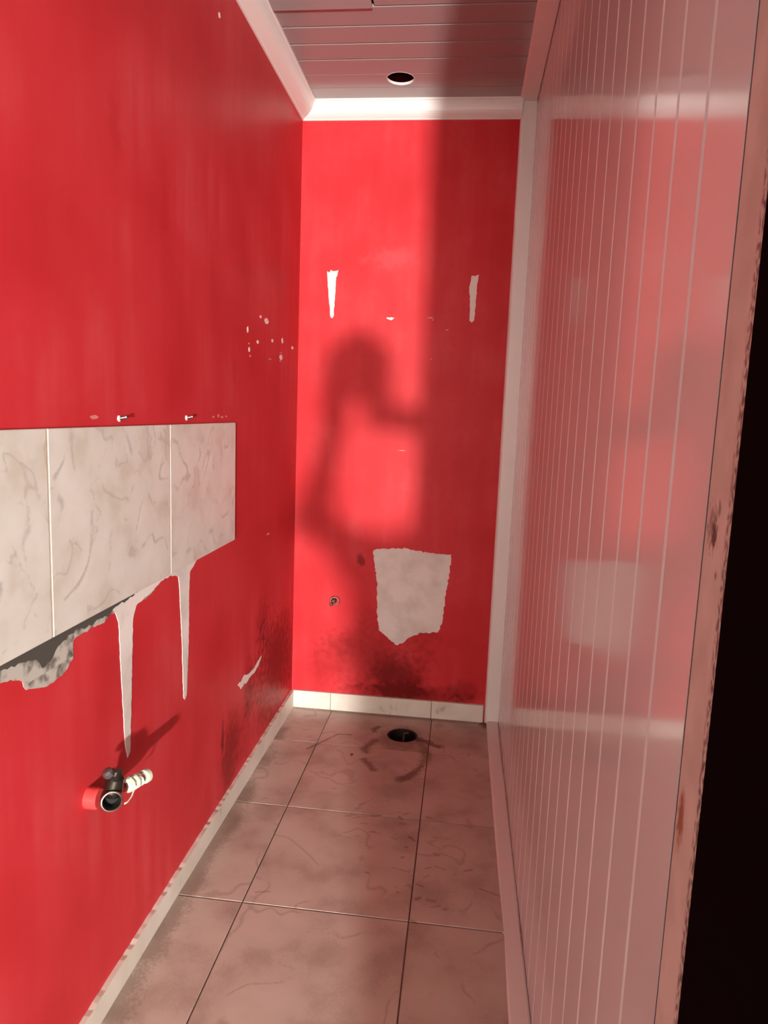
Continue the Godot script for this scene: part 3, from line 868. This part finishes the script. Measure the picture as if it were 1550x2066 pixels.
func nets(st: SurfaceTool, bones: Array, cell: float, k: float, paint: Callable) -> void:
	var field := {}
	for bi in bones.size():
		var b: Array = bones[bi]
		var r: float = maxf(b[2], b[3]) + k
		var lo: Vector3 = b[0].min(b[1]) - Vector3.ONE * r
		var hi: Vector3 = b[0].max(b[1]) + Vector3.ONE * r
		for x in range(floori(lo.x / cell) - 1, ceili(hi.x / cell) + 2):
			for y in range(floori(lo.y / cell) - 1, ceili(hi.y / cell) + 2):
				for z in range(floori(lo.z / cell) - 1, ceili(hi.z / cell) + 2):
					var d := sd_bone(Vector3(x, y, z) * cell, b[0], b[1], b[2], b[3])
					if d > r * 0.6 + cell * 2.0:
						continue
					var key := Vector3i(x, y, z)
					if field.has(key):
						var e: float = field[key]
						var h := clampf(0.5 + 0.5 * (e - d) / k, 0.0, 1.0)
						field[key] = lerpf(e, d, h) - k * h * (1.0 - h)
					else:
						field[key] = d
	var far := cell * 2.0
	var vert := {}
	var corners := []
	for i in 8:
		corners.append(Vector3i(i & 1, (i >> 1) & 1, (i >> 2) & 1))
	for key in field:
		var base: Vector3i = key
		var sum := Vector3.ZERO
		var n := 0
		var val := []
		for c in corners:
			val.append(field.get(base + c, far))
		for i in 8:
			for ax in [1, 2, 4]:
				if i & ax:
					continue
				var j: int = i | ax
				if (val[i] < 0.0) != (val[j] < 0.0):
					var t: float = val[i] / (val[i] - val[j])
					sum += Vector3(base + corners[i]).lerp(Vector3(base + corners[j]), t)
					n += 1
		if n > 0:
			vert[base] = sum / n * cell
	var axes := [Vector3i(1, 0, 0), Vector3i(0, 1, 0), Vector3i(0, 0, 1)]
	for key in field:
		var base: Vector3i = key
		var v0: float = field[base]
		for a in 3:
			var v1: float = field.get(base + axes[a], far)
			if (v0 < 0.0) == (v1 < 0.0):
				continue
			var u: Vector3i = axes[(a + 1) % 3]
			var w: Vector3i = axes[(a + 2) % 3]
			var q := [base, base - u, base - u - w, base - w]
			var ok := true
			for c in q:
				ok = ok and vert.has(c)
			if not ok:
				continue
			var out := Vector3(axes[a]) * (1.0 if v0 < 0.0 else -1.0)
			var ids := [0, 1, 2, 0, 2, 3]
			var nrm: Vector3 = (vert[q[1]] - vert[q[0]]).cross(vert[q[2]] - vert[q[0]])
			if nrm.dot(out) > 0.0:
				ids = [0, 2, 1, 0, 3, 2]
			for id in ids:
				var p: Vector3 = vert[q[id]]
				st.set_color(paint.call(p))
				st.add_vertex(p)

func build_person() -> void:
	var phone_at := Vector3(0.732, 1.222, 2.878)
	var shirt := Color(0.05, 0.055, 0.07)
	var skin := Color(0.35, 0.19, 0.12)
	var hair := Color(0.012, 0.01, 0.009)
	var jeans := Color(0.03, 0.04, 0.07)
	# kneeling, upright, both hands raised to the phone
	var hip := Vector3(1.02, 0.30, 3.52)
	var chest := Vector3(0.985, 0.67, 3.42)
	var neck := Vector3(1.00, 0.85, 3.38)
	var head := Vector3(1.035, 0.98, 3.36)
	var ls := Vector3(0.835, 0.775, 3.35)
	var rs := Vector3(1.14, 0.79, 3.42)
	var le := Vector3(0.672, 0.86, 3.10)
	var re := Vector3(1.0, 1.08, 3.13)
	var lw := Vector3(0.690, 1.075, 2.965)
	var rw := Vector3(0.792, 1.105, 2.965)
	var b := []
	b.append([hip, chest, 0.125, 0.125])
	b.append([hip + Vector3(-0.07, -0.01, 0), chest + Vector3(-0.08, 0.0, 0), 0.095, 0.095])
	b.append([hip + Vector3(0.07, -0.01, 0), chest + Vector3(0.08, 0.0, 0.02), 0.095, 0.095])
	b.append([chest + Vector3(0, 0.05, 0), neck, 0.09, 0.052])
	b.append([neck, head + Vector3(0, -0.02, 0), 0.050, 0.052])
	b.append([ls, rs, 0.062, 0.062])
	b.append([ls, le, 0.052, 0.042])
	b.append([le, lw, 0.041, 0.029])
	b.append([rs, re, 0.052, 0.042])
	b.append([re, rw, 0.041, 0.029])
	for s in [-1.0, 1.0]:
		var hj := hip + Vector3(0.085 * s, -0.03, 0.0)
		var kn := Vector3(hip.x + 0.12 * s, 0.085, 3.22)
		var an := Vector3(hip.x + 0.09 * s, 0.060, 3.60)
		b.append([hj, kn, 0.085, 0.062])
		b.append([kn, an, 0.060, 0.042])
		b.append([an, an + Vector3(0.0, -0.012, 0.13), 0.040, 0.030])
	# skull, jaw, nose
	var hb := []
	hb.append([head + Vector3(0, 0.035, 0.02), head + Vector3(0, 0.03, -0.01), 0.082, 0.080])
	hb.append([head + Vector3(0, 0.0, -0.01), head + Vector3(0, -0.065, -0.035), 0.072, 0.040])
	hb.append([head + Vector3(0, 0.005, -0.085), head + Vector3(0, -0.022, -0.102), 0.008, 0.014])
	hb.append([head + Vector3(0, -0.052, -0.072), head + Vector3(0, -0.056, -0.074), 0.018, 0.016])
	for s in [-1.0, 1.0]:
		hb.append([head + Vector3(0.078 * s, 0.02, 0.01), head + Vector3(0.080 * s, -0.02, 0.005), 0.012, 0.010])
		hb.append([head + Vector3(0.045 * s, 0.02, -0.075), head + Vector3(0.015 * s, 0.022, -0.085), 0.010, 0.009])
	hb.append([head + Vector3(0, -0.05, 0.0), neck, 0.052, 0.052])
	var hands := []
	for s in [-1.0, 1.0]:
		var wr: Vector3 = lw if s < 0.0 else rw
		var pm := phone_at + Vector3(0.052 * s, -0.03, 0.044)
		hands.append([wr, pm, 0.034, 0.034])
		hands.append([wr + Vector3(0, 0.01, -0.01), pm + Vector3(0.0, 0.055, 0.0), 0.030, 0.026])
		for f in 4:
			var k0 := pm + Vector3(0.010 * s, 0.060 - 0.022 * f, -0.014)
			var k1 := k0 + Vector3(0.006 * s, 0.006, -0.032)
			var k2 := k1 + Vector3(-0.014 * s, 0.002, -0.014)
			var k3 := k2 + Vector3(-(0.016 - 0.002 * absf(f - 1.0)) * s, 0.0, 0.002)
			hands.append([k0, k1, 0.0095, 0.009])
			hands.append([k1, k2, 0.009, 0.0082])
			hands.append([k2, k3, 0.0082, 0.0072])
		var t0 := wr.lerp(pm, 0.5) + Vector3(-0.012 * s, 0.0, 0.004)
		var t1 := phone_at + Vector3(0.030 * s, -0.035, 0.030)
		hands.append([t0, t1, 0.012, 0.0105])
		hands.append([t1, t1 + Vector3(-0.006 * s, 0.032, -0.008), 0.0105, 0.008])
	var st := SurfaceTool.new()
	st.begin(Mesh.PRIMITIVE_TRIANGLES)
	st.set_smooth_group(0)
	nets(st, b, 0.016, 0.05, func(p: Vector3) -> Color:
		if p.y < 0.33:
			return jeans
		if p.y > 0.845 and p.distance_to(neck) < 0.09:
			return skin
		if p.z < 3.02 and p.y > 1.0:
			return skin
		return shirt)
	nets(st, hb, 0.007, 0.022, func(p: Vector3) -> Color:
		var q := p - head
		if absf(q.y - 0.018) < 0.006 and q.z < -0.07 and absf(absf(q.x) - 0.03) < 0.012:
			return Color(0.02, 0.015, 0.012)
		if absf(q.y + 0.05) < 0.005 and q.z < -0.07 and absf(q.x) < 0.024:
			return Color(0.22, 0.07, 0.06)
		if q.y > 0.075 - q.z * -0.35 or (q.z > 0.02 and q.y > -0.05):
			return hair
		return skin)
	nets(st, hands, 0.0045, 0.008, func(_p: Vector3) -> Color: return skin)
	st.generate_normals()
	var m := plain(Color.WHITE, 0.8)
	m.vertex_color_use_as_albedo = true
	var o := obj("person", st.commit(), m)
	tag(o, "person in dark clothes sitting on the heels holding up a phone in the doorway", "person")
	# the phone
	var ph := group_node("phone", phone_at)
	tag(ph, "black phone held upright in both hands", "phone")
	var pr := PackedVector2Array()
	for c in [[0.032, 0.074, 0.0], [-0.032, 0.074, 90.0], [-0.032, -0.074, 180.0], [0.032, -0.074, 270.0]]:
		for i in 5:
			var a := deg_to_rad(c[2] + i * 22.5)
			pr.append(Vector2(c[0] + 0.009 * cos(a), c[1] + 0.009 * sin(a)))
	obj("case", slab(pr, Vector3(0, 0, -0.004), Vector3.RIGHT, Vector3.UP, Vector3.BACK, 0.008, 0.0), M.phone, ph)
	obj("screen", slab(PackedVector2Array([Vector2(-0.034, -0.072), Vector2(0.034, -0.072), Vector2(0.034, 0.072), Vector2(-0.034, 0.072)]), Vector3(0, 0, 0.004), Vector3.RIGHT, Vector3.UP, Vector3.BACK, 0.0006, 0.0), plain(Color(0.02, 0.02, 0.025), 0.08), ph)
	obj("lens", lathe([[0.0, 0.0], [0.007, 0.0], [0.007, 0.0015], [0.0055, 0.002], [0.0, 0.002]], Vector3(-0.02, 0.06, -0.004), Vector3.FORWARD, 16), plain(Color(0.02, 0.02, 0.03), 0.05), ph)
